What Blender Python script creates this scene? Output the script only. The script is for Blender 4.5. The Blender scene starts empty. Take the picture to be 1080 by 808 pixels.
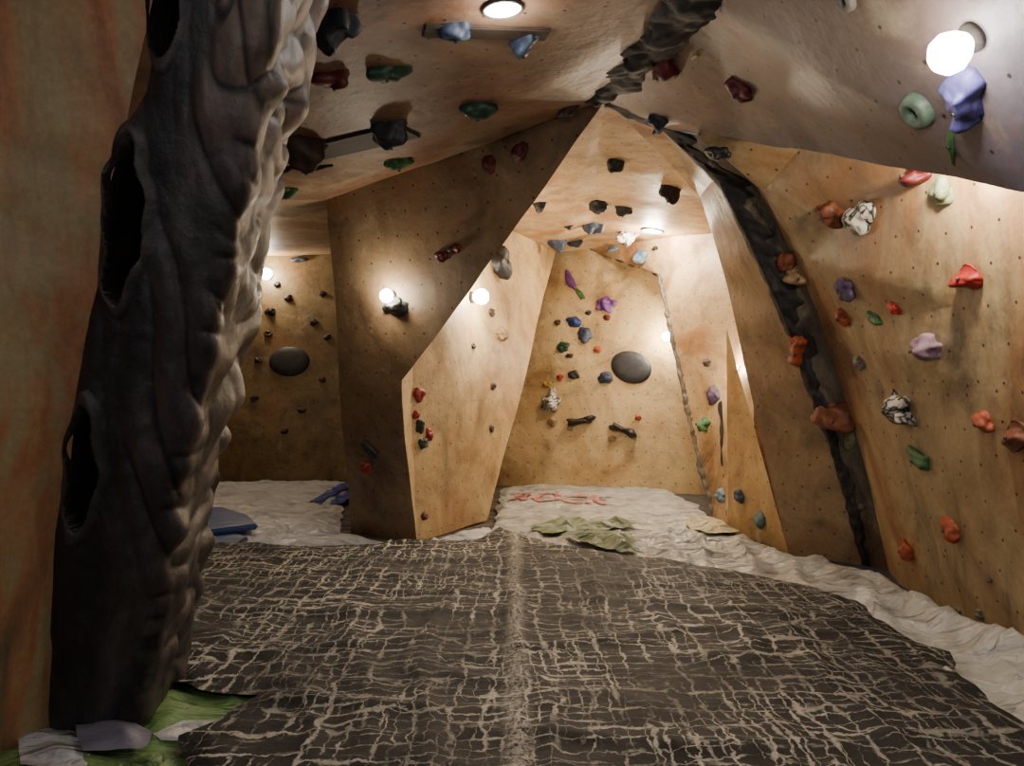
import bpy, bmesh, math, random
from mathutils import Vector, Matrix, noise
from mathutils.bvhtree import BVHTree
from mathutils.geometry import delaunay_2d_cdt
from mathutils.kdtree import KDTree
random.seed(7)
H=1.4; FP=850.0
CAM=Vector((0,0,H))
def P(px,py,d): return Vector(((px-540)/FP*d, d, H-(py-404)/FP*d))
def F(px,py):
    d=H*FP/(py-404); return Vector(((px-540)/FP*d,d,0))
def proj(p): return (540+FP*p.x/p.y, 404-(p.z-H)*FP/p.y)
def lin(c):
    r=[]
    for v in c[:3]:
        v=v/255.0
        r.append(v/12.92 if v<=0.04045 else ((v+0.055)/1.055)**2.4)
    return (r[0],r[1],r[2],1)
scene=bpy.context.scene; COL=scene.collection
def new_obj(name,me,kind=None,label=None,cat=None,group=None,parent=None):
    o=bpy.data.objects.new(name,me); COL.objects.link(o)
    if kind:o["kind"]=kind
    if label:o["label"]=label
    if cat:o["category"]=cat
    if group:o["group"]=group
    if parent: o.parent=parent
    return o
# ---------------- node helper
class N:
    def __init__(s,name):
        s.m=bpy.data.materials.new(name); s.m.use_nodes=True
        s.t=s.m.node_tree; s.b=s.t.nodes["Principled BSDF"]
        s.tc=s.t.nodes.new("ShaderNodeTexCoord")
    def link(s,a,b): s.t.links.new(a,b)
    def inp(s,sock,v):
        if hasattr(v,'is_linked'): s.link(v,sock)
        else: sock.default_value=v
    def math(s,op,a,b=0.0,c=None):
        n=s.t.nodes.new("ShaderNodeMath"); n.operation=op
        s.inp(n.inputs[0],a); s.inp(n.inputs[1],b)
        if c is not None: s.inp(n.inputs[2],c)
        return n.outputs[0]
    def mapping(s,vec,scale=(1,1,1),rot=(0,0,0),loc=(0,0,0)):
        n=s.t.nodes.new("ShaderNodeMapping"); s.link(vec,n.inputs[0])
        n.inputs["Scale"].default_value=scale; n.inputs["Rotation"].default_value=rot; n.inputs["Location"].default_value=loc
        return n.outputs[0]
    def noise(s,vec,scale,detail=4,rough=0.55,dist=0.0):
        n=s.t.nodes.new("ShaderNodeTexNoise"); s.link(vec,n.inputs["Vector"])
        n.inputs["Scale"].default_value=scale; n.inputs["Detail"].default_value=detail
        n.inputs["Roughness"].default_value=rough; n.inputs["Distortion"].default_value=dist
        return n.outputs["Fac"]
    def vor(s,vec,scale,feature='DISTANCE_TO_EDGE'):
        n=s.t.nodes.new("ShaderNodeTexVoronoi"); n.feature=feature; s.link(vec,n.inputs["Vector"])
        n.inputs["Scale"].default_value=scale
        return n.outputs["Distance"]
    def ramp(s,fac,stops,interp='LINEAR'):
        n=s.t.nodes.new("ShaderNodeValToRGB"); s.link(fac,n.inputs[0]); r=n.color_ramp; r.interpolation=interp
        while len(r.elements)<len(stops): r.elements.new(0.5)
        for e,(p,c) in zip(r.elements,stops):
            e.position=p; e.color=c if len(c)==4 else (*c,1)
        return n.outputs[0]
    def mix(s,f,a,b,mode='MIX'):
        n=s.t.nodes.new("ShaderNodeMix"); n.data_type='RGBA'; n.blend_type=mode
        s.inp(n.inputs[0],f); s.inp(n.inputs[6],a); s.inp(n.inputs[7],b)
        return n.outputs[2]
    def sep(s,v):
        n=s.t.nodes.new("ShaderNodeSeparateXYZ"); s.link(v,n.inputs[0]); return n.outputs
    def smooth(s,v,lo,hi):
        n=s.t.nodes.new("ShaderNodeMapRange"); n.interpolation_type='SMOOTHSTEP'; s.link(v,n.inputs[0])
        n.inputs[1].default_value=lo; n.inputs[2].default_value=hi
        return n.outputs[0]
    def bump(s,h,strength=0.4,dist=0.01,prev=None):
        n=s.t.nodes.new("ShaderNodeBump"); n.inputs["Strength"].default_value=strength; n.inputs["Distance"].default_value=dist
        s.link(h,n.inputs["Height"])
        if prev is not None: s.link(prev,n.inputs["Normal"])
        s.link(n.outputs[0],s.b.inputs["Normal"]); return n.outputs[0]
    def color(s,c): s.inp(s.b.inputs["Base Color"],c)
    def rough(s,v): s.inp(s.b.inputs["Roughness"],v)
def paint(name,cols,dark=(40,30,22),scale=0.9,streak=(1,1,1),dots=True,darkamt=0.55,rough=0.5,dot_sp=0.19,xmix=None,rot=(0,0,0)):
    n=N(name); v=n.tc.outputs["Object"]; vs=n.mapping(v,scale=streak,rot=rot)
    a=n.noise(vs,scale,6,0.62,0.8)
    k=len(cols)
    c=n.ramp(a,[(0.3+0.4*i/(k-1),lin(x)) for i,x in enumerate(cols)])
    if xmix:
        x=n.sep(v)[0]; f=n.smooth(n.math('ADD',x,n.math('MULTIPLY',n.noise(v,1.6,5),.8)),xmix[0]+.4,xmix[1]+.4)
        c=n.mix(f,lin(xmix[2]),c)
    d=n.noise(vs,scale*2.3,7,0.68,0.7)
    f=n.math('MULTIPLY',n.smooth(d,0.46,0.72),darkamt)
    c=n.mix(f,c,lin(dark))
    d2=n.noise(n.mapping(v,loc=(7,3,5)),2.0,8,0.72,0.4)
    c=n.mix(n.math('MULTIPLY',n.smooth(d2,.52,.75),.4),c,lin((206,192,156)))
    d3=n.noise(n.mapping(v,loc=(1,13,5)),1.1,6,0.65,0.6)
    c=n.mix(n.math('MULTIPLY',n.smooth(d3,.52,.70),.30),c,lin((156,92,52)))
    g=n.noise(v,38,5,0.7)
    gg=n.ramp(g,[(0.25,(0.7,0.7,0.7,1)),(0.7,(1.12,1.12,1.12,1))])
    c=n.mix(0.7,c,gg,'MULTIPLY')
    if dots:
        uv=n.tc.outputs["UV"]; o=n.sep(uv)
        def fr(q,off): 
            x=n.math('ADD',n.math('MULTIPLY',q,1/dot_sp),off)
            return n.math('SUBTRACT',n.math('FRACT',x),0.5)
        row=n.math('FLOOR',n.math('MULTIPLY',o[1],1/dot_sp))
        sh=n.math('FRACT',n.math('MULTIPLY',row,0.5))
        dx=fr(o[0],sh); dy=fr(o[1],0.0)
        r=n.math('SQRT',n.math('ADD',n.math('MULTIPLY',dx,dx),n.math('MULTIPLY',dy,dy)))
        m=n.math('SUBTRACT',1.0,n.smooth(r,0.032,0.06))
        c=n.mix(n.math('MULTIPLY',m,0.9),c,lin((20,15,12)))
    n.color(c)
    n.rough(n.math('ADD',n.math('MULTIPLY',g,0.25),rough-0.1))
    b=n.bump(n.noise(v,26,6,0.7),0.15,0.005)
    n.bump(n.noise(v,4,4,0.6),0.4,0.03,b)
    return n.m
OCHRE=paint("painted_plywood_ochre",[(124,94,62),(174,140,98),(198,170,130),(176,132,90),(148,110,78)],darkamt=0.5,dark=(68,58,46))
YELLOW=paint("painted_plywood_yellow",[(136,106,66),(184,152,102),(206,180,132),(180,144,96)],darkamt=0.55,dark=(76,68,52))
ALC=paint("painted_plywood_umber",[(84,68,44),(122,100,64),(140,118,80),(100,80,52)],darkamt=0.6,dark=(42,36,28))
BROWN=paint("painted_plywood_brown",[(84,62,50),(126,98,74),(146,120,96),(136,94,68),(100,74,62)],darkamt=0.55)
GREY=paint("painted_plywood_grey",[(82,78,86),(100,98,112),(108,106,122),(102,96,100)],darkamt=0.3,dark=(56,54,62),xmix=(1.1,1.8,(112,88,72)))
RWALL=paint("painted_plywood_right",[(114,88,62),(156,128,92),(176,154,116),(162,118,78),(132,106,82)],darkamt=0.75,dark=(60,54,48),streak=(1,1.0,0.45))
TAN=paint("painted_plaster_tan",[(164,98,62),(190,136,92),(172,156,112),(184,124,82),(124,106,80),(158,112,78)],darkamt=0.4,dark=(104,90,70),streak=(2.0,2.0,0.28),dots=False,scale=1.1)
FIN=paint("painted_plywood_fin",[(98,76,56),(132,106,78),(146,122,92),(122,92,66)],darkamt=0.55,dark=(56,48,40))
RIB=paint("painted_plaster_rib",[(48,44,41),(82,73,64),(104,94,80),(64,57,51)],darkamt=0.7,dark=(20,19,19),dots=False,scale=2.2,streak=(2.2,2.2,.5),rot=(0,.4,0))
def rockmat(name,c0,c1,c2,attr=False,rough=.42):
    n=N(name); v=n.tc.outputs["Object"]
    a=n.noise(n.mapping(v,scale=(1,1,0.35)),5,7,0.7,0.6)
    c=n.ramp(a,[(0.35,lin(c0)),(0.52,lin(c1)),(0.72,lin(c2))])
    if attr:
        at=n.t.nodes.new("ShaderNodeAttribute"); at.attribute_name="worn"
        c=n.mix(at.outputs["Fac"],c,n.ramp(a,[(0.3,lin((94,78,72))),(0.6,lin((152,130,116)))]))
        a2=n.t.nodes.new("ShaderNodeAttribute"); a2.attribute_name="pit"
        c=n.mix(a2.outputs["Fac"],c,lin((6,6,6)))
    n.color(c); n.rough(rough)
    b=n.bump(n.noise(v,34,6,0.75),0.45,0.007); n.bump(n.noise(v,9,4,0.6),0.4,0.015,b)
    return n.m
ROCKB=rockmat("painted_rock_black",(10,10,12),(27,27,32),(70,67,72),True)
ROCKD=rockmat("rock_crack_dark",(11,10,11),(31,28,29),(74,69,65),rough=.75)
# --------------- panels
COLLECT_V=[];COLLECT_F=[]
def wob(p,amp=1.0):
    n1=noise.noise_vector(p*0.9)*0.028*amp; n2=noise.noise_vector(p*4.0+Vector((5,3,1)))*0.006*amp
    return p+n1+n2
def panel(name,polys,mat,amp=1.0,maxlen=0.16,kind="structure",label=None,cat=None,collide=True,angle=22):
    bm=bmesh.new(); vd={}
    def gv(p):
        k=(round(p[0],3),round(p[1],3),round(p[2],3))
        if k not in vd: vd[k]=bm.verts.new(p)
        return vd[k]
    for pl in polys:
        vs=[gv(Vector(p)) for p in pl]
        try: bm.faces.new(vs)
        except ValueError: pass
    bmesh.ops.recalc_face_normals(bm,faces=bm.faces[:])
    bmesh.ops.triangulate(bm,faces=bm.faces[:])
    uvl=bm.loops.layers.uv.new("UVMap")
    for f in bm.faces:
        nn=f.normal; up=Vector((0,0,1)); 
        if abs(nn.z)>0.9: up=Vector((0,1,0))
        v=(up-nn*up.dot(nn)).normalized(); u=v.cross(nn).normalized()
        if abs(nn.y)>=abs(nn.x): 
            if u.x<0:u=-u
        elif u.y<0:u=-u
        for l in f.loops: l[uvl].uv=(l.vert.co.dot(u),l.vert.co.dot(v))
    for it in range(8):
        es=[e for e in bm.edges if e.calc_length()>maxlen]
        if not es: break
        bmesh.ops.subdivide_edges(bm,edges=es,cuts=1)
        bmesh.ops.triangulate(bm,faces=[f for f in bm.faces if len(f.verts)>3])
    for v in bm.verts: v.co=wob(v.co,amp)
    bmesh.ops.recalc_face_normals(bm,faces=bm.faces[:])
    me=bpy.data.meshes.new(name); bm.to_mesh(me); bm.free()
    for p in me.polygons: p.use_smooth=True
    me.set_sharp_from_angle(angle=math.radians(angle))
    me.materials.append(mat)
    if collide:
        off=len(COLLECT_V)
        COLLECT_V.extend([v.co.copy() for v in me.vertices]); COLLECT_F.extend([[off+i for i in p.vertices] for p in me.polygons])
    return new_obj(name,me,kind,label,cat)
R0=P(640,108,5.5); R1=P(738,0,3.8); R2=Vector((0.9,-1.5,3.2))
c=P(345,210,6.7); E=P(425,400,6.6); PL=F(370,562); PR=F(437,573); PRt=Vector((-.86,7.08,3.15))
Q1=F(515,550); Q1t=Vector((-.24,8.8,3.2)); T=P(586,266,10.9)
FT=P(740,205,6.9); A0=P(700,138,5.7); D1=P(622,263,11.2); D2=P(790,240,8.5); DE=P(695,290,10.0); DB=F(750,545)
a0=Vector((-3.8,-1.5,2.9)); a2=Vector((-3.8,3,2.75)); a3=Vector((-3.9,6.7,2.9)); a4=Vector((-5.2,12,3.3)); a5=Vector((-0.4,12,3.3))
panel("ceiling",[[a0,R2,R1,a2],[a2,R1,R0,c],[a2,c,a3]],BROWN)
panel("ceiling_alcove",[[c,a3,a4,a5],[c,a5,PRt],[PRt,a5,T,Q1t]],OCHRE)
panel("ceiling_middle",[[R0,A0,FT],[R0,FT,D2],[R0,D2,D1],[R0,D1,T],[R0,T,Q1t],[R0,Q1t,PRt]],OCHRE)
PLb=Vector((-1.6,8.6,0)); PLt=Vector((-1.6,8.6,3.1))
panel("climbing_pillar",[[c,R0,E],[c,E,PR,PL],[c,PL,PLb,PLt],[R0,E,PRt]],FIN,kind=None,
      label="brown overhanging climbing pillar with a diagonal prow edge",cat="pillar")
panel("wall_middle",[[E,PR,PRt],[PR,Q1,Q1t,PRt],[Q1,T,Q1t],[Q1,T,T+Vector((-.3,.4,0)),Q1+Vector((-.3,.5,0))]],YELLOW)
panel("wall_alcove",[[PLb,PLt,a5,Vector((-.4,11.5,0))]],ALC)
panel("wall_back",[[Vector((-5.3,11.4,-.02)),Vector((-.4,11.5,-.02)),Vector((-.4,11.9,3.4)),Vector((-5.3,12.0,3.4))]],ALC)
BL=Vector((-.6,11.25,-.02)); BR=F(745,522)+Vector((0.3,-.1,0))
panel("wall_back_middle",[[BL,BR,Vector((2.6,10.5,3.4)),Vector((-.6,11.8,3.4))]],YELLOW)
panel("wall_recess",[[D1,DE,DB,F(800,572),D2],[DE,D1,D1+Vector((.1,.3,0)),DE+Vector((.25,.25,0))],[DE,DB,DB+Vector((.3,.3,0)),DE+Vector((.25,.25,0))],
      [D2,F(800,572),F(1000,572),D2+Vector((1.6,0,0))]],OCHRE)
panel("trim_1",[[P(766,345,7.45),F(832,584),F(768,557)]],YELLOW,amp=.3)
AR=[A0,P(757,190,5.75),P(792,260,5.8),P(824,330,5.87),P(852,400,5.95),P(882,480,6.05),F(912,598)]
FL=[FT,P(752,245,6.88),P(764,290,6.85),P(778,350,6.8),P(793,418,6.75),P(810,495,6.65),F(832,585)]
panel("wall_fin",[[AR[i],AR[i+1],FL[i+1],FL[i]] for i in range(6)]+[[FL[i],FL[i+1],FL[i+1]+Vector((.8,.35,0)),FL[i]+Vector((.8,.35,0))] for i in range(6)],FIN)
FO=[P(735,142,5.3),P(806,200,5.4),P(850,270,5.45),P(884,340,5.5),P(908,410,5.55),P(928,500,5.6),F(948,616)]
NR=[];CR=[];ZR=[]
for i,p in enumerate(FO):
    z=p.z if i else 3.3
    NR.append(Vector((2.66-0.2*z,4.16,z))); CR.append(Vector((2.8-0.12*z,1.0,z))); ZR.append(Vector((2.8,-1.5,z)))
rp=[];rib=[]
MID=[AR[i].lerp(FO[i],[.75,.62,.55,.48,.44,.42,.42][i])+Vector((.10,.06,0)) for i in range(7)]
for i in range(6):
    rib+=[[AR[i],AR[i+1],MID[i+1],MID[i]]]
    rp+=[[MID[i],MID[i+1],FO[i+1],FO[i]],[FO[i],FO[i+1],NR[i+1],NR[i]],[NR[i],NR[i+1],CR[i+1],CR[i]],[CR[i],CR[i+1],ZR[i+1],ZR[i]]]
panel("wall_right",rp,RWALL,angle=30)
panel("trim_2",rib,RIB,maxlen=.08)
L0=A0.copy(); L1=P(785,147,5.1); L2=P(865,161,4.4); L3=P(1080,205,2.7); L4=Vector((1.85,1.0,1.8)); L5=Vector((1.9,-1.5,1.8))
off=Vector((.38,.12,.25))
panel("ceiling_overhang",[[R0,L0,L1],[R0,L1,L2,R1],[R1,L2,L3],[R1,L3,L4,R2],[R2,L4,L5],
   [L1,L2,L2+off],[L2,L3,L3+off,L2+off],[L3,L4,L4+off,L3+off]],GREY)
panel("wall_left",[[Vector((-5.2,11.9,0)),Vector((-5.2,11.9,3.4)),Vector((-2.6,3.4,3.0)),Vector((-2.6,3.4,0))]],ALC)
# --------------- rock column + tan wall
rows=[(-330,172,345),(-160,168,322),(-60,164,306),(0,161,297),(60,164,290),(100,158,275),(140,132,269),(190,116,262),(230,112,253),(300,106,242),(370,94,228),(440,78,210),(500,70,197),(560,62,187),(620,60,179),(680,58,168),(740,57,157),(790,56,147),(822,56,143)]
def rowat(py):
    for i in range(len(rows)-1):
        if rows[i][0]<=py<=rows[i+1][0]:
            t=(py-rows[i][0])/(rows[i+1][0]-rows[i][0])
            return rows[i][1]*(1-t)+rows[i+1][1]*t, rows[i][2]*(1-t)+rows[i+1][2]*t
def depth_at(py): return 2.5+0.6*py/790.0
def s01(x,a,b):
    t=max(0,min(1,(x-a)/(b-a))); return t*t*(3-2*t)
NVr=420; NU=170
bm=bmesh.new(); lay=bm.verts.layers.float.new("worn"); lay2=bm.verts.layers.float.new("pit")
grid=[]
def leaf(px,py,cx,cy,hw,hh,tilt=0.0,soft=4.0):
    dy=(py-cy)/hh
    if abs(dy)>=1: return 0
    dx=(px-cx-tilt*(py-cy))/(hw*(1-dy*dy)**0.6+1e-4)
    return max(0.0,min(1.0,(1-abs(dx))*soft)) 
for i in range(NVr+1):
    py=-330+(822+330)*i/NVr
    l,r=rowat(py); d=depth_at(py)
    Lp=P(l,py,d+0.04); Rp=P(r-5,py,d+0.05); row=[]
    for j in range(NU+1):
        u=1.35*j/NU
        if u<=1:
            t=(1-math.cos(math.pi*u))/2; p=Lp.lerp(Rp,t); p.y-=0.07*math.sin(math.pi*u)**.7
            nn=Vector((-math.cos(math.pi*u)*0.8,-math.sin(math.pi*u)-0.1,0.0)).normalized()
        else:
            p=Rp+Vector((-0.25*(u-1),(u-1)*1.6,0)); nn=Vector((1,0.1,0)).normalized()
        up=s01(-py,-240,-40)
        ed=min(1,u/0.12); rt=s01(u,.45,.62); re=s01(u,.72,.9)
        wx=p.x+0.06*noise.noise(Vector((p.x*2,p.z*2,4)))+.10*p.z
        b1=abs(noise.noise(Vector((wx*10,p.y*2,p.z*.8))))
        q2=Vector((wx*9,p.y*5,p.z*3.0))+Vector((3,7,1))
        b2=abs(noise.noise(q2)); b3=noise.noise(p*20)
        b4=abs(noise.noise(Vector((p.x*3,p.y*4,p.z*6.5))+Vector((13,2,8))))
        lump=(0.045*b1*(.5+.5*rt)+(0.004+0.03*up*rt+.014*re)*b2*2+0.055*re*b4+0.0025*b3)*ed
        ppx=l+(r-l)*(1-math.cos(math.pi*min(u,1)))/2
        wav=3*math.sin(py*.045)+2*math.sin(py*.11)
        h=max(leaf(ppx+wav,py,143,235,21,88,-0.05),leaf(ppx+wav,py,98,492,18,64,-0.08),leaf(ppx,py,183,20,19,50,0.0) if py>-40 else 0)
        rim=max(leaf(ppx+wav,py,143,235,33,102,-0.05,2.5),leaf(ppx+wav,py,98,492,28,80,-0.08,2.5),leaf(ppx,py,183,20,28,66,0,2.5))
        if u>1: h=0;rim=0
        p=p+nn*(lump*(1-h)+0.018*rim*(1-h))
        p.y+=0.24*h
        v=bm.verts.new(p)
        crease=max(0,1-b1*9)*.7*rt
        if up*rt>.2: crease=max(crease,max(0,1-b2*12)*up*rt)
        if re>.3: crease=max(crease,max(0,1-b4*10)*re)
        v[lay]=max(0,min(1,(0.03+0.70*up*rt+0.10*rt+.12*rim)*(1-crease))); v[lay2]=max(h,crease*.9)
        row.append(v)
    grid.append(row)
for i in range(NVr):
    for j in range(NU):
        bm.faces.new((grid[i][j],grid[i+1][j],grid[i+1][j+1],grid[i][j+1]))
me=bpy.data.meshes.new("rock_column"); bm.to_mesh(me); bm.free()
for p in me.polygons:p.use_smooth=True
me.materials.append(ROCKB)
new_obj("rock_column",me,None,"black sculpted rock column with deep pockets and lumpy edge","rock column")
tw=[]
ys=[-330,0,140,200,300,440,560,680,790,822]
def lp(py):
    l,r=rowat(py); return P(l+4,py,depth_at(py)+0.03)
def fl(py):
    a=lp(py); z=a.z; return Vector((-2.3+0.12*z,1.5,z))
def ml(py):
    a=lp(py); z=a.z; return Vector((-1.95+0.16*z*0.6,2.75-0.1*z,z)) 
for i in range(len(ys)-1):
    y0,y1=ys[i],ys[i+1]
    tw+=[[lp(y0),lp(y1),ml(y1),ml(y0)],[ml(y0),ml(y1),fl(y1),fl(y0)]]
panel("wall_left_front",tw,TAN,amp=.7,maxlen=.08,angle=50)
bvh=BVHTree.FromPolygons(COLLECT_V,COLLECT_F)
def hit(px,py,lift=0.0):
    x,y=px,py; res=None
    for it in range(4):
        d=(P(x,y,1)-CAM).normalized()
        loc,nn,idx,dist=bvh.ray_cast(CAM,d)
        if loc is None: return res
        if nn.dot(d)>0: nn=-nn
        res=(loc,nn,loc.y)
        if lift==0: return res
        q=proj(loc+nn*lift); x+=(px-q[0])*.8; y+=(py-q[1])*.8
    return res
# --------------- rocks
def finish(bm,name,mat,label,cat,smooth=True):
    bmesh.ops.recalc_face_normals(bm,faces=bm.faces[:])
    me=bpy.data.meshes.new(name); bm.to_mesh(me); bm.free()
    for p in me.polygons:p.use_smooth=smooth
    me.materials.append(mat)
    return new_obj(name,me,None,label,cat)
def resample(pts,step=.025,sm=6):
    pp=[];ts=[]
    for i in range(len(pts)-1):
        n=max(2,int((pts[i+1]-pts[i]).length/step))
        for k in range(n): pp.append(pts[i].lerp(pts[i+1],k/n)); ts.append(i+k/n)
    pp.append(pts[-1]); ts.append(len(pts)-1)
    for _ in range(sm): pp=[pp[0]]+[(pp[i-1]+pp[i]*2+pp[i+1])/4 for i in range(1,len(pp)-1)]+[pp[-1]]
    return pp,ts
def lerpl(l,t):
    i=min(int(t),len(l)-2); f=t-i; return l[i]*(1-f)+l[i+1]*f
def sweep(name,pts,rad,mat,label,cat,amp=0.5,seg=56,flat=0.7,seed=0):
    pp,ts=resample(pts,.015,20); rr=[lerpl(rad,t) for t in ts]
    bm=bmesh.new(); rings=[]
    for i,p in enumerate(pp):
        t=(pp[min(i+1,len(pp)-1)]-pp[max(0,i-1)]).normalized()
        a=t.cross(Vector((0,0,1))).normalized(); b=t.cross(a).normalized()
        ring=[]
        for k in range(seg):
            th=2*math.pi*k/seg
            dr=(a*math.cos(th)+b*math.sin(th)*flat)
            q=p+dr*rr[i]; q=Vector((q.x,q.y*.7,q.z))
            m=.78+amp*abs(noise.noise(q*5+Vector((seed,0,0))))*1.5+amp*.5*abs(noise.noise(q*13))+amp*0.12*noise.noise(q*30)
            ring.append(bm.verts.new(p+dr*rr[i]*m))
        rings.append(ring)
    for i in range(len(rings)-1):
        for k in range(seg):
            bm.faces.new((rings[i][k],rings[i][(k+1)%seg],rings[i+1][(k+1)%seg],rings[i+1][k]))
    bm.faces.new(rings[0]); bm.faces.new(rings[-1][::-1])
    return finish(bm,name,mat,label,cat)
def strip(name,edge,sa,sb,wa,wb,mat,label,cat,h=.045,seed=0):
    pp,ts=resample(edge,.02,2); bm=bmesh.new(); rows_=[]; NC=16
    for p,t in zip(pp,ts):
        A=(lerpl(sa,t)-p); B=(lerpl(sb,t)-p)
        if A.length<1e-4 or B.length<1e-4: A=Vector((-.1,.1,0));
        A.normalize(); B.normalize()
        Lf=(CAM+Vector((0,1.5,.3))-p).normalized()
        ra=lerpl(wa,t)*(1+.7*noise.noise(p*4+Vector((seed,0,0)))+.6*noise.noise(p*13)); rb=lerpl(wb,t)*(1+.8*noise.noise(p*4+Vector((0,seed,9)))+.6*noise.noise(p*13+Vector((4,4,4))))
        r=[]
        for k in range(NC+1):
            s=-1+2*k/NC
            q=p+(A*ra*(-s) if s<0 else B*rb*s)
            q=wob(q); e=1-abs(s)**3
            q=q+Lf*(.004-(.02 if abs(s)>.99 else 0)+e*h*(.25+1.0*abs(noise.noise(q*7+Vector((seed,1,1))))+.4*noise.noise(q*22)))
            r.append(bm.verts.new(q))
        rows_.append(r)
    for i in range(len(rows_)-1):
        for k in range(NC): bm.faces.new((rows_[i][k],rows_[i][k+1],rows_[i+1][k+1],rows_[i+1][k]))
    return finish(bm,name,mat,label,cat)
DN=Vector((0,0,-.035))
sweep("rock_ridge",[Vector((.90,2.6,3.20)),P(732,-4,3.8)+DN,P(697,28,4.25)+DN,P(660,67,4.9)+DN,P(630,100,5.4)+DN*.5],[.17,.17,.165,.15,.11],ROCKD,"dark jagged rock ridge running along the ceiling seam","rock ridge",seed=3,amp=.7,flat=.5)
RP=[R0]+AR
RA=[P(640,150,5.8)]+FL; RB=[P(690,100,5.3)]+MID
strip("rock_ridge",RP,RA,RB,[.09,.08,.08,.08,.07,.055,.04,.03],[.15,.20,.22,.19,.14,.10,.06,.045],ROCKD,"dark ragged rock band running down the wall edge","rock ridge",seed=9,h=.05)
strip("rock_ridge",[DE,DE.lerp(DB,.5),DB],[DE+Vector((-1,.3,0)),DE.lerp(DB,.5)+Vector((-1,.3,0)),DB+Vector((-1,.3,0))],[DE+Vector((1,-1,0)),DE.lerp(DB,.5)+Vector((1,-1,0)),DB+Vector((1,-1,0))],[.03]*3,[.10,.14,.14],RIB,"narrow grey plaster rib on the recess edge","rock ridge",seed=5,h=.03)
def seam_hit(pxs,wid,mat,label,seed,h=.05):
    pts=[hit(*q)[0] for q in pxs]; nn=hit(*pxs[len(pxs)//2])[1]
    t=(pts[-1]-pts[0]).normalized(); s=t.cross(nn).normalized()
    pp,ts=resample(pts,.03); bm=bmesh.new(); rws=[]
    for p in pp:
        w=wid*(1+.6*noise.noise(p*4+Vector((seed,0,0)))); r=[]
        for k in range(11):
            a=-1+.2*k; q=p+s*a*w; q=q+nn*(-.02+(1-a*a)*h*(.6+1.2*abs(noise.noise(q*6)))) ; r.append(bm.verts.new(q))
        rws.append(r)
    for i in range(len(rws)-1):
        for k in range(10): bm.faces.new((rws[i][k],rws[i][k+1],rws[i+1][k+1],rws[i+1][k]))
    finish(bm,"rock_ridge",mat,label,"rock ridge")
seam_hit([(247,378),(234,405),(220,432)],.09,ROCKD,"dark rocky rib on the alcove wall",21)
seam_hit([(250,420),(232,448),(214,476)],.10,ROCKD,"dark rocky rib on the alcove wall",22)
seam_hit([(622,262),(655,276),(694,291)],.03,RIB,"thin grey plaster seam across the recess top",23,h=.02)
seam_hit([(757,425),(761,480),(766,545)],.05,ROCKD,"narrow dark crack between wall panels",24,h=.02)
# --------------- climbing holds
def plastic(col,col2=None,swirl=False):
    key=("hold_plastic_%d_%d_%d"%tuple(col))+("_swirl" if swirl else "")
    if key in bpy.data.materials: return bpy.data.materials[key]
    n=N(key); v=n.tc.outputs["Object"]
    if swirl:
        w=n.noise(v,6,2,0.5,2.5)
        c=n.ramp(w,[(0.42,lin(col)),(0.49,lin(col2)),(0.53,lin(col2)),(0.6,lin(col))])
    else:
        a=n.noise(v,14,5,0.7)
        cc=tuple(max(0,x*0.62) for x in col); 
        c=n.ramp(a,[(0.3,lin(cc)),(0.6,lin(col)),(0.8,lin([min(255,x*1.12+10) for x in col]))])
    n.color(c); n.rough(0.55); n.bump(n.noise(v,160,3,0.6),0.3,0.002)
    n.m.name=key
    return n.m
BOLT=N("bolt_steel"); BOLT.color(BOLT.ramp(BOLT.noise(BOLT.tc.outputs["Object"],60),[(0.3,(0.05,0.05,0.05,1)),(0.7,(0.16,0.16,0.16,1))])); BOLT.b.inputs["Metallic"].default_value=.8; BOLT.rough(.45); BOLT=BOLT.m
def sm(x,a,b):
    t=max(0,min(1,(x-a)/(b-a))); return t*t*(3-2*t)
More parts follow.
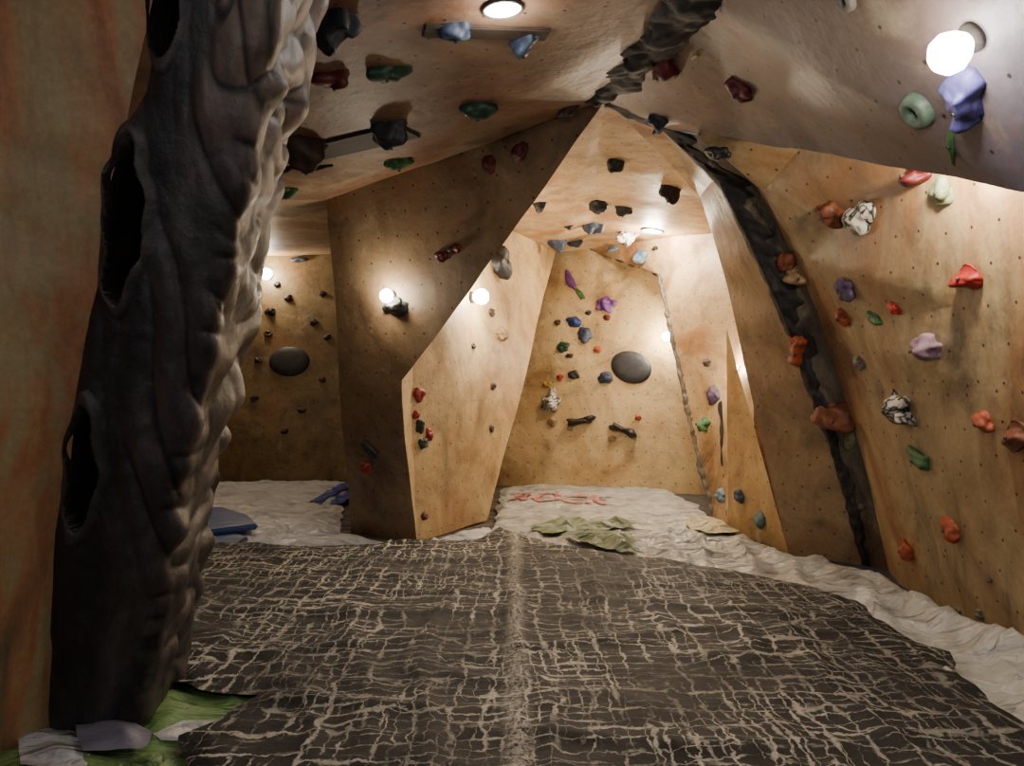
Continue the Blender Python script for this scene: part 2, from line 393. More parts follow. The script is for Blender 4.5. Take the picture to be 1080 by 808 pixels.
def hold_mesh(kind,s,asp,seed,zs=1.0):
    bm=bmesh.new(); sv=Vector((seed*3.1,seed*1.7,seed))
    def lath(prof,seg):
        rings=[]
        for (r,z) in prof:
            rings.append([bm.verts.new((r*s*math.cos(2*math.pi*k/seg),r*s*asp*math.sin(2*math.pi*k/seg),z*s)) for k in range(seg)])
        for a,b in zip(rings,rings[1:]):
            for k in range(seg): bm.faces.new((a[k],a[(k+1)%seg],b[(k+1)%seg],b[k]))
        bm.faces.new(rings[-1]); bm.faces.new(rings[0][::-1])
    if kind=='donut':
        lath([(0.50,0),(0.50,.12),(0.46,.26),(0.36,.33),(0.24,.31),(0.16,.24),(0.12,.10)],40); top=.10*s
    elif kind=='disc':
        lath([(0.50,0),(0.49,.03),(0.44,.06),(0.30,.085),(0.12,.09)],48); top=.09*s
    else:
        bmesh.ops.create_icosphere(bm,subdivisions=4,radius=0.5)
        for v in bm.verts:
            p=v.co.copy(); x,y,z=p
            nz=noise.noise(p*2.2+sv); n2=noise.noise(p*6+sv)
            k=1+0.5*nz+0.12*n2
            x*=k;y*=k;z*=k
            hgt=0.75
            if kind=='jug':
                z=z*(1-0.75*sm(y,0.02,0.28)*sm(z,0,0.3))
                x*=1+0.25*sm(-y,-.1,.4)
                z+=0.08*sm(-y,-.2,.05)*sm(z,0.1,.3)
            elif kind=='edge':
                hgt=.55; z*=1-0.6*sm(y,-.05,.2)
                y*=.8
            elif kind=='long':
                y+=0.28*(x*x)*4*asp; hgt=.5*asp*1.6
                x*=1+.12*math.sin(x*9)
            elif kind=='pinch':
                wst=0.55+0.5*sm(abs(x),0.1,.45); y*=wst; z*=0.75+0.5*sm(abs(x),.12,.42); hgt=.9
            elif kind=='lobes':
                k2=1+0.22*math.sin(math.atan2(y,x)*5+seed)*sm(math.hypot(x,y),.1,.4); x*=k2;y*=k2
                z*=1+.25*math.sin(x*11+seed)
            elif kind=='tri':
                an=math.atan2(y,x); k2=1+.22*math.cos(3*(an-math.pi/2)); x*=k2;y*=k2; hgt=.45; z*=1-.6*sm(y,-.1,.2)
            z=max(z,-0.06)
            v.co=Vector((x*s,y*asp*s,(z+0.04)*hgt*s*zs))
        top=max((v.co.z for v in bm.verts if abs(v.co.x)<.1*s and abs(v.co.y)<.12*s*asp),default=.3*s)
    me=bpy.data.meshes.new("climbing_hold"); bm.to_mesh(me); bm.free()
    for p in me.polygons:p.use_smooth=True
    if kind=='donut': me.set_sharp_from_angle(angle=math.radians(50))
    return me,top
def cyl(name,r,z0,z1,seg=16):
    bm=bmesh.new()
    prof=[(r,z0),(r,z1-r*.25),(r*.85,z1),(r*.5,z1),(r*.45,z1-r*.5)]
    rings=[[bm.verts.new((a*math.cos(2*math.pi*k/seg),a*math.sin(2*math.pi*k/seg),z)) for k in range(seg)] for a,z in prof]
    for a,b in zip(rings,rings[1:]):
        for k in range(seg): bm.faces.new((a[k],a[(k+1)%seg],b[(k+1)%seg],b[k]))
    bm.faces.new(rings[-1]); bm.faces.new(rings[0][::-1])
    me=bpy.data.meshes.new(name); bm.to_mesh(me); bm.free(); return me
def frame(nn,ang):
    up=Vector((0,0,1)); 
    if abs(nn.z)>.95: up=Vector((0,1,0))
    y=(up-nn*up.dot(nn)).normalized(); x=y.cross(nn).normalized()
    M=Matrix((x,y,nn)).transposed()
    return M.to_4x4()@Matrix.Rotation(math.radians(ang),4,'Z')
COLS={'red':(168,40,36),'dred':(96,26,28),'orange':(170,78,46),'obrown':(126,70,46),'green':(64,112,60),'dgreen':(34,66,48),'pgreen':(128,140,104),
 'blue':(40,64,124),'dblue':(32,40,60),'bgrey':(56,68,90),'purple':(80,76,132),'dpurple':(80,62,88),'pink':(166,134,152),'white':(200,194,182),'grey':(120,112,100),
 'dark':(32,30,31),'brown':(70,48,38),'tan':(164,132,98),'teal':(90,118,122),'lblue':(112,138,160),'yellow':(176,144,56),'violet':(108,60,128),'ggrey':(92,110,92),'slate':(46,48,52)}
WORD={'red':'red','dred':'dark red','orange':'orange','obrown':'orange-brown','green':'green','dgreen':'dark green','pgreen':'pale green','blue':'blue','dblue':'dark blue','bgrey':'blue-grey',
 'purple':'blue-purple','dpurple':'dull purple','pink':'pale pink','white':'white and black marbled','grey':'grey','dark':'black','brown':'brown','tan':'tan','teal':'teal grey','lblue':'light blue','yellow':'yellow','violet':'violet','ggrey':'grey-green','slate':'slate grey'}
SH={'blob':'rounded','jug':'scooped jug','edge':'thin edge','long':'long curved','pinch':'waisted pinch','lobes':'knobbly','donut':'ring-shaped','disc':'flat oval','tri':'rounded triangular'}
HOLDS={
"the tan wall":[(873,226,34,'obrown','lobes',.7,-20),(905,229,34,'white','blob',.95,10),(1018,293,31,'red','jug',.75,-10),(992,203,30,'pgreen','blob',.9,0),(962,184,36,'dred','jug',.5,0),
 (829,277,24,'obrown','blob',.8,60),(844,292,28,'tan','jug',.7,-20),(890,306,28,'dpurple','blob',.8,20),(887,335,20,'orange','blob',.8,0),(917,335,28,'green','long',.4,-30),(942,326,15,'red','blob',1,40),
 (837,371,34,'orange','pinch',.7,80),(905,383,18,'grey','blob',.8,10),(977,367,38,'pink','lobes',.7,5),(945,431,38,'white','lobes',.75,-30),(882,440,36,'obrown','jug',.75,-10),(895,464,22,'pgreen','long',.4,80),
 (965,486,38,'green','long',.5,-15),(1036,447,26,'orange','blob',.8,-20),(1070,460,32,'obrown','jug',.8,10),(1001,559,25,'orange','blob',.8,-30),(955,581,22,'orange','blob',.8,-30),
 (1032,648,13,'grey','blob',.8,0),(1010,646,9,'grey','blob',.8,0),(1043,612,9,'grey','blob',.8,0),(908,536,9,'grey','blob',.8,0)],
"the recess wall":[(800,548,18,'teal','blob',.9,0),(779,524,15,'bgrey','blob',.9,0),(760,524,15,'lblue','lobes',.8,0),(751,417,18,'dpurple','blob',1,0),(740,448,16,'green','lobes',.8,0),(745,383,10,'brown','blob',.8,0)],
"the grey overhang":[(965,119,38,'ggrey','donut',1,0),(1018,112,62,'purple','pinch',.75,50),(997,158,46,'green','long',.2,45),(890,1,26,'grey','donut',1,0),(779,97,30,'dred','blob',.9,20),
 (735,60,26,'yellow','long',.22,-5),(757,163,24,'dark','blob',.7,-20),(693,131,32,'dblue','blob',.6,-20),(698,75,40,'dred','blob',.7,20)],
"the brown ceiling":[(480,36,36,'bgrey','edge',.9,-10),(551,50,44,'bgrey','long',.6,70),(350,26,56,'slate','lobes',.6,0),(352,88,36,'dred','tri',.9,-10),(408,82,34,'dgreen','tri',1,-20),(503,120,32,'dgreen','tri',1,-20),
 (411,137,38,'slate','blob',.6,10),(320,155,42,'brown','jug',.6,-30),(420,175,26,'green','tri',.9,-10),(301,203,24,'green','edge',.5,0),
 (300,182,30,'dark','long',.25,5),(335,180,26,'dark','long',.25,10)],
"the middle ceiling":[(648,173,19,'dark','blob',.8,0),(706,201,22,'dark','blob',.7,0),(630,216,20,'dark','blob',.7,0),(658,222,20,'slate','edge',.5,0),(625,239,18,'bgrey','jug',.7,0),(662,249,20,'white','blob',.5,0),
 (676,270,16,'lblue','blob',.8,0),(588,257,18,'bgrey','blob',.5,0),(606,257,16,'dblue','edge',.4,0),(645,263,16,'lblue','edge',.4,0),(569,217,14,'dark','blob',.9,0),(600,240,9,'dark','edge',.5,0),(690,262,10,'dark','edge',.5,0)],
"the brown pillar":[(465,271,14,'dred','blob',.7,0),(480,262,14,'dred','blob',.7,0),(515,173,15,'dred','blob',1.1,0),(548,160,16,'dred','blob',1.1,0),(416,323,26,'slate','jug',.7,0),(388,476,26,'slate','long',.4,-40),(385,494,15,'red','blob',.8,0),(600,118,20,'brown','blob',.8,0)],
"the yellow panel":[(530,278,30,'dark','blob',1,20),(443,416,15,'red','blob',1,0),(444,449,13,'dark','blob',1.2,0),(454,459,12,'red','blob',1,0),(447,467,12,'dgreen','blob',.9,0),(448,545,10,'dred','blob',.8,0),(440,438,11,'red','blob',.8,0),
 (530,353,18,'tan','lobes',.7,0),(519,330,10,'brown','blob',.8,0),(521,408,9,'brown','blob',.8,0),(519,452,8,'brown','blob',.8,0),(500,365,7,'brown','blob',.8,0)],
"the back wall":[(601,296,22,'violet','long',.35,-60),(611,310,15,'green','long',.35,-60),(638,320,18,'violet','lobes',.8,0),(605,339,14,'blue','blob',.8,0),(616,353,15,'bgrey','blob',1,0),(594,366,12,'dgreen','blob',.8,0),
 (605,395,11,'dark','blob',.8,0),(638,398,15,'bgrey','blob',.8,0),(580,424,20,'white','lobes',1,0),(612,444,26,'dark','pinch',.4,10),(656,453,26,'dark','pinch',.4,-20),(665,387,45,'slate','disc',.75,-20),(630,368,8,'orange','blob',.8,0),(590,398,7,'red','blob',.8,0),
 (583,445,10,'tan','blob',.8,0),(576,405,8,'yellow','blob',.8,0),(601,452,7,'tan','blob',.8,0),(640,335,7,'dred','blob',.8,0),(600,375,7,'dark','blob',.8,0),(672,440,7,'orange','blob',.8,0),(588,340,7,'brown','blob',.8,0),(645,463,8,'tan','blob',.8,0),(620,330,6,'dark','blob',.8,0)],
"the alcove wall":[(305,381,43,'slate','disc',.75,0),(285,328,10,'dark','blob',.8,0),(304,314,9,'brown','blob',.8,0),(262,275,16,'dark','edge',.4,0),(314,273,16,'bgrey','edge',.4,0),(283,352,8,'brown','blob',.8,0),(330,340,8,'brown','blob',.8,0),(268,420,8,'brown','blob',.8,0),(318,433,8,'brown','blob',.8,0),(345,355,8,'brown','blob',.8,0),(262,355,11,'dark','blob',.8,0),(292,300,7,'dark','blob',.8,0),(272,380,7,'brown','blob',.8,0),(340,400,7,'dred','blob',.8,0),(300,455,7,'brown','blob',.8,0),(340,310,7,'brown','blob',.8,0)],
}
sd=0
for where,lst in HOLDS.items():
    for (px,py,sp,cname,kind,asp,ang) in lst:
        sd+=1
        h=hit(px,py)
        if h is None: print("nohit",px,py); continue
        s=sp*h[2]/FP*1.08
        h=hit(px,py,.15*s if kind!='disc' else .02)
        loc,nn,d=h; s=sp*d/FP*(1.08 if kind!='disc' else 1)
        me,top=hold_mesh(kind,s,asp,sd,1.5 if where in("the brown ceiling","the middle ceiling") else 1.0)
        me.materials.append(plastic(COLS[cname],(24,22,22),swirl=(cname=='white')))
        nm="climbing_hold" if kind!='disc' else "wall_volume"
        lab="%s %s climbing hold bolted to %s"%(WORD[cname],SH[kind],where)
        if kind=='disc': lab="dark oval flat volume screwed onto %s"%where
        o=new_obj(nm,me,None,lab,"climbing hold" if kind!='disc' else "wall volume","climbing holds on %s"%where)
        o.matrix_world=Matrix.Translation(loc-nn*0.004)@frame(nn,ang)
        if sp>=20 and kind!='disc':
            b=new_obj("bolt",cyl("bolt",0.009 if s>.1 else .006,top-.02,top+.003),parent=o); b.data.materials.append(BOLT)
            b["label"]="dark steel bolt head"
WOOD=N("dark_wood"); w=WOOD.noise(WOOD.mapping(WOOD.tc.outputs["Object"],scale=(2,14,14)),3,6,.7,.5)
WOOD.color(WOOD.ramp(w,[(0.3,lin((34,25,18))),(0.7,lin((74,56,40)))])); WOOD.rough(.7); WOOD=WOOD.m
def plank(a,b,wid,th=.02):
    ha=hit(*a); hb=hit(*b); x=(hb[0]-ha[0]); L=x.length; x.normalize(); nn=(ha[1]+hb[1]).normalized(); nn=(nn-x*nn.dot(x)).normalized(); y=nn.cross(x)
    bm=bmesh.new(); bmesh.ops.create_cube(bm,size=1)
    for v in bm.verts: v.co=Vector((v.co.x*L,v.co.y*wid,v.co.z*th))
    bmesh.ops.bevel(bm,geom=bm.edges[:],offset=.006,segments=2,affect='EDGES')
    me=bpy.data.meshes.new("wooden_plank"); bm.to_mesh(me); bm.free(); me.materials.append(WOOD)
    o=new_obj("wooden_plank",me,None,"dark wooden plank screwed flat onto the ceiling","plank")
    o.matrix_world=Matrix.Translation((ha[0]+hb[0])/2+nn*th*.5)@Matrix((x,y,nn)).transposed().to_4x4()
plank((446,30),(578,34),.12); plank((305,166),(432,136),.30)
# --------------- lamps, including unseen fill lamps added behind the camera
def emis(name,col,st):
    m=bpy.data.materials.new(name); m.use_nodes=True; t=m.node_tree; b=t.nodes["Principled BSDF"]
    b.inputs["Base Color"].default_value=(1,1,1,1); b.inputs["Emission Color"].default_value=col; b.inputs["Emission Strength"].default_value=st; return m
EM=emis("bulb_glow_warm",(1,.92,.76,1),90); EMC=emis("bulb_glow_white",(1,.96,.9,1),60)
HSG=N("lamp_housing"); HSG.color(HSG.ramp(HSG.noise(HSG.tc.outputs["Object"],30),[(.3,lin((46,42,38))),(.7,lin((70,64,58)))])); HSG=HSG.m
def lathe(name,prof,seg=32):
    bm=bmesh.new(); rings=[[bm.verts.new((r*math.cos(2*math.pi*k/seg),r*math.sin(2*math.pi*k/seg),z)) for k in range(seg)] for r,z in prof]
    for a,b in zip(rings,rings[1:]):
        for k in range(seg): bm.faces.new((a[k],a[(k+1)%seg],b[(k+1)%seg],b[k]))
    bm.faces.new(rings[-1]); bm.faces.new(rings[0][::-1]); bmesh.ops.recalc_face_normals(bm,faces=bm.faces[:])
    me=bpy.data.meshes.new(name); bm.to_mesh(me); bm.free()
    for p in me.polygons:p.use_smooth=True
    return me
def lamp(px,py,r,power,col,bulbmat,kind='bulb',pos=None,label="bare glowing floodlight bulb on a short dark socket"):
    if pos is None:
        loc,nn,d=hit(px,py,r*1.3 if kind=='bulb' else 0)
    else: loc,nn=pos
    e=new_obj("spotlight",None,None,label,"lamp","spotlights in the climbing cave")  # shared name and label; the added fill lamps carry them too
    M=Matrix.Translation(loc)@frame(nn,0); e.matrix_world=M
    if kind=='bulb':
        hs=lathe("lamp_housing",[(r*.75,-.01),(r*.75,r*.2),(r*.5,r*.3),(r*.5,r*.4)]); bl=lathe("bulb",[(r*.42,r*.35),(r*.8,r*.8),(r,r*1.3),(r*.9,r*1.8),(r*.55,r*2.15),(r*.2,r*2.25)])
        lz=r*3.0
    else:
        hs=lathe("lamp_housing",[(r*1.15,-.01),(r*1.15,.012),(r*1.02,.018),(r*1.0,.004)]); bl=lathe("bulb",[(r*.98,-.01),(r*.98,.008),(r*.7,.016),(r*.2,.02)]); lz=.08
    hs.materials.append(HSG); bl.materials.append(bulbmat)
    new_obj("lamp_housing",hs,parent=e); new_obj("bulb",bl,parent=e)["label"]="glowing frosted bulb"
    L=bpy.data.lights.new("light",'POINT'); L.energy=power; L.color=col; L.shadow_soft_size=max(.03,r*.8)
    lo=new_obj("light",L,parent=e); lo.location=(0,0,lz)
WARM=(1,.86,.65); NEU=(1,.94,.86)
lamp(1003,55,.064,9,NEU,EMC)
lamp(530,8,.085,8,NEU,EMC,'flat',label="round recessed ceiling downlight glowing white")
lamp(281,289,.085,26,WARM,EM)
lamp(408,312,.055,10,WARM,EM)
lamp(507,313,.080,62,WARM,EM)
lamp(703,355,.06,58,WARM,EM)
lamp(776,388,.03,26,WARM,EM)
lamp(688,243,.12,120,WARM,EM,'flat',label="round recessed ceiling downlight glowing warm")
lamp(0,0,.05,60,WARM,EM,pos=(Vector((2.02,3.75,2.62)),Vector((0,0,-1))))
lamp(0,0,.05,26,WARM,EM,pos=(Vector((-3.2,8.0,2.95)),Vector((0,0,-1))))  # unseen lamp, hidden behind the rock column, lights the alcove
lamp(0,0,.1,18,(1,.95,.90),EMC,pos=(Vector((0.2,-.9,2.9)),Vector((0,0,-1))))  # unseen fill lamp added behind the camera to brighten the foreground
lamp(0,0,.08,12,(1,.91,.78),EMC,pos=(Vector((-.9,-.6,2.6)),Vector((0,0,-1))))  # second unseen fill lamp behind the camera, added for the tan wall
# --------------- floor and cloths
def hb(x,y): return 0.03*(0.5+0.5*noise.noise(Vector((x*.9,y*.9,0))))
def ridge(x,y,fx,fy,rot,seed,pw=3):
    cx=x*math.cos(rot)+y*math.sin(rot); cy=-x*math.sin(rot)+y*math.cos(rot)
    n=noise.noise(Vector((cx*fx,cy*fy,seed)))
    return (1-min(1,abs(n)*2.2))**pw
def cloth(name,outline,offs,wr,mat,label,cat,res=.04,jit=.02,seed=0,drop=.03):
    pts=[]
    n=len(outline)
    for i in range(n):
        a=outline[i]; b=outline[(i+1)%n]; k=max(1,int((b-a).length/(res*1.5)))
        for j in range(k):
            p=a.lerp(b,j/k); q=Vector((p.x,p.y))
            q+=Vector((noise.noise(Vector((p.x*3,p.y*3,seed))),noise.noise(Vector((p.x*3,p.y*3,seed+9)))))*jit*3
            q+=Vector((noise.noise(Vector((p.x*11,p.y*11,seed))),noise.noise(Vector((p.x*11,p.y*11,seed+9)))))*jit
            pts.append(q)
    ne=len(pts); edges=[(i,(i+1)%ne) for i in range(ne)]
    xs=[p.x for p in pts]; ysx=[p.y for p in pts]
    x=min(xs); inner=[]
    while x<max(xs):
        y=min(ysx)
        while y<max(ysx):
            inner.append(Vector((x+random.uniform(-.25,.25)*res,y+random.uniform(-.25,.25)*res))); y+=res
        x+=res
    r=delaunay_2d_cdt(pts+inner,edges,[list(range(ne))],1,1e-5)
    V,Fc=r[0],r[2]
    kd=KDTree(ne)
    for i,p in enumerate(pts): kd.insert((p.x,p.y,0),i)
    kd.balance()
    vv=[]
    for p in V:
        dd=kd.find((p.x,p.y,0))[2]; t=sm(dd,0,.12)
        z=hb(p.x,p.y)+offs-drop*(1-t)*0.5+wr(p.x,p.y)*(0.35+.65*t)
        vv.append((p.x,p.y,z))
    me=bpy.data.meshes.new(name); me.from_pydata(vv,[],[list(f) for f in Fc]); me.update()
    bm=bmesh.new(); bm.from_mesh(me); bmesh.ops.recalc_face_normals(bm,faces=bm.faces[:])
    if sum(f.normal.z for f in bm.faces)<0: bmesh.ops.reverse_faces(bm,faces=bm.faces[:])
    bm.to_mesh(me); bm.free()
    for p in me.polygons:p.use_smooth=True
    me.materials.append(mat)
    return new_obj(name,me,None,label,cat)
n=N("black_tarp_creased"); v=n.tc.outputs["Object"]
o=n.sep(v)
def lines(coord,freq,amp,nsc,width,ofs):
    nz=n.noise(n.mapping(v,loc=(ofs,ofs*2,0)),nsc,3,0.55)
    nz2=n.noise(n.mapping(v,loc=(ofs*3,ofs,0)),nsc*7,4,0.62)
    x=n.math('ADD',n.math('ADD',n.math('MULTIPLY',coord,freq),n.math('MULTIPLY',nz,amp)),n.math('MULTIPLY',nz2,amp*.36))
    a=n.math('ABSOLUTE',n.math('SUBTRACT',n.math('FRACT',x),0.5))
    wn=n.math('ADD',n.math('MULTIPLY',n.smooth(n.noise(n.mapping(v,loc=(ofs*5,0,0)),8,5),.40,.72),width*1.7),width*.3)
    q=n.math('DIVIDE',a,wn)
    return n.math('SUBTRACT',1.0,n.smooth(q,.35,1.0))
def mask(sc,lo,hi,ofs,st=(1,1,1)): return n.smooth(n.noise(n.mapping(v,loc=(ofs,ofs,ofs),scale=st),sc,6,.68),lo,hi)
lx1=n.math('MULTIPLY',lines(o[0],8.0,1.9,1.4,.105,1.0),mask(3.2,.38,.52,4,(1,.5,1)))
lx2=n.math('MULTIPLY',lines(o[0],17,2.9,2.0,.12,5.0),mask(3.4,.45,.58,8,(1,.6,1)))
ly1=n.math('MULTIPLY',lines(o[1],6.0,2.1,1.4,.09,3.0),mask(2.8,.36,.50,14,(.4,1,1)))
ly2=n.math('MULTIPLY',lines(o[1],13,3.0,1.8,.12,7.0),mask(3.4,.43,.56,18,(.4,1,1)))
m=n.math('MAXIMUM',n.math('MAXIMUM',lx1,lx2),n.math('MAXIMUM',ly1,ly2))
bgx=n.smooth(n.math('ADD',o[0],n.math('MULTIPLY',n.noise(v,1.2,3),.8)),2.2,1.1)
big=n.math('MULTIPLY',mask(1.0,.36,.58,30),n.math('ADD',n.math('MULTIPLY',bgx,.8),.2))
gr=n.noise(v,60,4,.7)
mm=n.math('MULTIPLY',n.math('MULTIPLY',m,n.math('ADD',n.math('MULTIPLY',big,.75),.25)),n.smooth(gr,.22,.52))
cf=n.math('ABSOLUTE',n.math('ADD',n.math('SUBTRACT',o[0],0.02),n.math('MULTIPLY',n.math('SUBTRACT',n.noise(v,3,3),.5),.12)))
cfm=n.math('MULTIPLY',n.math('SUBTRACT',1.0,n.smooth(cf,.005,.08)),n.smooth(gr,.38,.62))
mm=n.math('MAXIMUM',mm,n.math('MULTIPLY',cfm,.7))
base=n.ramp(n.noise(v,2.2,6,.65),[(.35,lin((15,15,17))),(.6,lin((24,23,25))),(.75,lin((40,38,38)))])
n.color(n.mix(n.math('MULTIPLY',mm,.9),base,lin((216,209,196))))
n.rough(.68); n.b.inputs["Specular IOR Level"].default_value=.3
b=n.bump(m,.5,.008); n.bump(n.noise(v,7,5,.6),.5,.025,b)
TARP=n.m
def clothmat(name,cols,sc=3,rough=.5,bumpd=.03):
    n=N(name); v=n.tc.outputs["Object"]
    a=n.noise(v,sc,6,.65,.6); k=len(cols)
    c=n.ramp(a,[(.3+.4*i/(k-1),lin(x)) for i,x in enumerate(cols)])
    g=n.noise(v,50,4,.7); c=n.mix(.3,c,n.ramp(g,[(.3,(.8,.8,.8,1)),(.65,(1.05,1.05,1.05,1))]),'MULTIPLY')
    n.color(c); n.rough(rough)
    w1=n.vor(n.mapping(v,rot=(0,0,.5),scale=(1,1.8,.05)),2.6)
    w2=n.noise(n.mapping(v,rot=(0,0,.5),scale=(1,2,1)),2.4,4,.5,1.2)
    rg=n.math('ABSOLUTE',n.math('SUBTRACT',w2,.5))
    b=n.bump(w1,1.0,bumpd*4); b=n.bump(rg,1.0,bumpd*4,b); n.bump(n.noise(v,14,4,.6,1.0),.3,bumpd*.4,b)
    return n.m
WHITE=clothmat("white_tarp",[(140,144,150),(204,207,213),(224,226,230),(172,174,176)],2.2,.36)
WHITE2=clothmat("silver_tarp",[(112,110,104),(172,170,164),(200,198,192),(136,130,122)],2.4,.34)
GREEN=clothmat("green_sheet",[(64,96,54),(112,150,84),(134,168,104),(90,112,70)],5)
CAMO=clothmat("pale_green_sheet",[(84,98,72),(116,132,100),(144,156,128),(172,174,160)],7)
BLUE=clothmat("blue_vinyl",[(34,52,96),(48,74,128),(60,88,142)],3,.45,.004)
GREYC=clothmat("grey_foam",[(94,94,110),(124,124,142),(140,138,152)],3,.6,.004)
YEL=clothmat("yellow_sheet",[(170,152,112),(196,182,142),(206,198,168)],4)
FLM=clothmat("floor_matting",[(60,54,48),(84,76,66),(96,88,76)],3,.7)
bm=bmesh.new(); bmesh.ops.create_grid(bm,x_segments=60,y_segments=60,size=1)
for q in bm.verts: q.co=Vector((q.co.x*5.5-.6,5.2+q.co.y*7,-0.01))
me=bpy.data.meshes.new("floor"); bm.to_mesh(me); bm.free(); me.materials.append(FLM); new_obj("floor",me,"structure")
def far(y): return 1-.55*sm(y,7,8.5)
def wr_white(x,y): return far(y)*(.05*ridge(x,y,1.2,3.2,.5,1)+.04*ridge(x,y,2.5,1.2,-.4,4)+.015*ridge(x,y,6,4,1.1,7,2))
def wr_black(x,y): return .022*ridge(x,y,.7,2.2,.1,11)+.02*ridge(x,y,2.4,.7,.1,14)+.009*ridge(x,y,7,5,.2,17,2)+.014*math.exp(-((x-.02)/.04)**2)
def wr_edge(x,y): return far(y)*(.05*ridge(x,y,3.5,1.0,-.15,31)+.045*ridge(x,y,1.6,1.6,.6,34)+.018*ridge(x,y,7,5,1.1,37,2))+.15*s01(x,2.3,2.66)*(1-s01(y,5.6,6.4))
FF=lambda l:[F(*p) for p in l]
cloth("white_tarp",FF([(60,604),(150,545),(205,511),(280,509),(364,509),(358,566),(437,580),(515,557),(530,570),(515,592),(400,600),(300,606),(180,606)]),.005,wr_white,WHITE,"crumpled white tarpaulin spread over the alcove floor","tarpaulin",res=.05,seed=2)
cloth("white_tarp",FF([(520,556),(530,515),(560,513),(640,513),(700,518),(735,534),(750,551),(790,570),(835,592),(880,601),(935,622),(1000,656),(1080,696),(1200,758),(1230,860),(1100,830),(1000,745),(930,715),(850,665),(760,630),(660,615),(600,606),(545,600),(520,580)]),.005,wr_edge,WHITE2,"dirty white crumpled tarpaulin along the wall base","tarpaulin",res=.045,seed=5)
cloth("black_tarp",FF([(120,600),(200,589),(260,586),(330,591),(420,584),(500,581),(528,567),(560,578),(600,590),(665,600),(720,606),(790,620),(850,634),(900,650),(945,684),(1003,710),(1012,735),(1045,762),(1085,792),(1160,850),(1300,1000),(300,1010),(215,860),(190,806),(272,758),(150,738),(118,690),(110,640)]),.088,wr_black,TARP,"black creased tarpaulin with pale worn crease lines","tarpaulin",res=.035,seed=8,drop=.02)
cloth("olive_sheet",FF([(552,563),(585,559),(612,560),(640,557),(662,562),(652,569),(600,571),(572,574)]),.085,wr_edge,CAMO,"torn pale green sheet lying on the tarpaulins","sheet",res=.025,seed=11,jit=.05)
cloth("olive_sheet",FF([(590,580),(630,575),(664,577),(676,598),(655,604),(625,592)]),.105,wr_edge,CAMO,"torn pale green sheet lying on the tarpaulins","sheet",res=.025,seed=14,jit=.05)
cloth("yellow_sheet",FF([(722,557),(745,553),(766,560),(778,568),(748,570),(728,565)]),.06,wr_edge,YEL,"pale yellowish cloth sheet near the recess","sheet",res=.03,seed=13)
cloth("green_sheet",FF([(120,744),(185,736),(285,752),(268,770),(215,800),(260,870),(-60,870),(-40,800),(60,800),(140,790)]),.05,lambda x,y:.02*ridge(x,y,4,2,.4,3),GREEN,"green printed sheet folded beneath the black tarpaulin","sheet",res=.03,seed=15)
cloth("white_sheet",FF([(192,780),(228,779),(215,799),(170,803),(160,797)]),.078,lambda x,y:.01*ridge(x,y,4,2,.4,3),WHITE,"small white cloth scrap on green sheet","sheet",res=.02,seed=16,jit=.008)
cloth("white_sheet",FF([(15,797),(60,791),(90,797),(100,808),(90,840),(20,830)]),.078,lambda x,y:.01*ridge(x,y,4,2,.4,6),WHITE,"crumpled white cloth scrap by the rock column","sheet",res=.02,seed=17,jit=.008)
def slab(name,pts,z0,z1,mat,label,cat):
    bm=bmesh.new(); vs=[bm.verts.new((p.x,p.y,z0)) for p in pts]; f=bm.faces.new(vs)
    r=bmesh.ops.extrude_face_region(bm,geom=[f]); 
    for g in r['geom']:
        if isinstance(g,bmesh.types.BMVert): g.co.z=z1
    bmesh.ops.recalc_face_normals(bm,faces=bm.faces[:])
    bmesh.ops.bevel(bm,geom=bm.edges[:],offset=.015,segments=3,affect='EDGES')
    me=bpy.data.meshes.new(name); bm.to_mesh(me); bm.free(); me.materials.append(mat)
    return new_obj(name,me,None,label,cat)
slab("gym_mat",FF([(150,594),(150,566),(205,562),(262,578),(240,594)]),.05,.10,BLUE,"thin blue vinyl gym mat on the floor","gym mat")
slab("gym_mat",FF([(150,572),(165,549),(236,551),(262,560),(272,571),(215,579)]),.105,.155,BLUE,"blue vinyl gym mat stacked on another","gym mat")
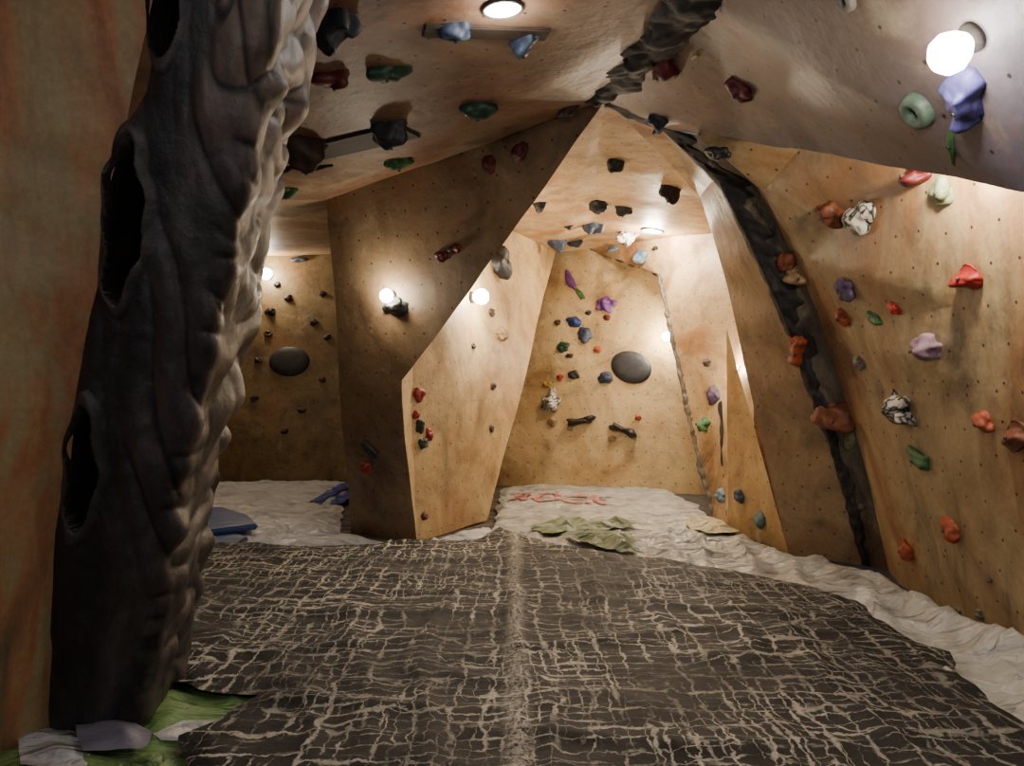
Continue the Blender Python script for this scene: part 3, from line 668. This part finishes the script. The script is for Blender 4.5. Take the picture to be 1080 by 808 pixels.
cloth("grey_sheet",FF([(78,793),(92,774),(125,783),(160,800),(158,812),(150,822),(90,822)]),.10,lambda x,y:.03*ridge(x,y,3,2,.4,9),GREYC,"grey-lilac cloth scrap beside the rock column","sheet",res=.02,seed=19,jit=.006)
def text(txt,px,py,h,col,rot,wr,offs,parent,label,sx=1,fade=.4,pale=(190,188,184)):
    cu=bpy.data.curves.new("lettering",'FONT'); cu.body=txt; cu.size=h; cu.extrude=0; cu.offset=h*.03
    o=bpy.data.objects.new("tmp",cu); COL.objects.link(o); bpy.context.view_layer.update()
    me=bpy.data.meshes.new_from_object(o); bpy.data.objects.remove(o)
    bm=bmesh.new(); bm.from_mesh(me)
    for _ in range(6):
        es=[e for e in bm.edges if e.calc_length()>.05]
        if not es: break
        bmesh.ops.subdivide_edges(bm,edges=es,cuts=1); bmesh.ops.triangulate(bm,faces=bm.faces[:])
    b=F(px,py); cr,sr=math.cos(rot),math.sin(rot)
    for v in bm.verts:
        x,y=v.co.x*sx,v.co.y; X=b.x+x*cr-y*sr; Y=b.y+x*sr+y*cr
        v.co=Vector((X,Y,hb(X,Y)+offs+wr(X,Y)+.014))
    bm.to_mesh(me); bm.free()
    k=N("print_ink"); k.color(k.ramp(k.noise(k.tc.outputs["Object"],7,5,.7),[(fade-.06,lin(pale)),(fade+.08,lin(col))])); me.materials.append(k.m)
    t=new_obj("lettering",me); t.parent=parent; t["label"]=label
text("IN",322,534,2.3,(40,66,156),0.0,wr_white,.005,bpy.data.objects["white_tarp"],"faded blue printed letters",.42,.36)
text("ROCK",533,531,.85,(186,106,98),-.25,wr_edge,.005,bpy.data.objects["white_tarp.001"],"faded red printed letters",.5,.44)
# --------------- world, camera
w=bpy.data.worlds.new("World"); scene.world=w; w.use_nodes=True
w.node_tree.nodes["Background"].inputs[0].default_value=(.62,.74,1,1); w.node_tree.nodes["Background"].inputs[1].default_value=.24
cd=bpy.data.cameras.new("Camera"); cd.sensor_width=36; cd.lens=36*FP/1080; cam=bpy.data.objects.new("Camera",cd); COL.objects.link(cam)
cam.location=CAM; cam.rotation_euler=(math.radians(90),0,0); scene.camera=cam
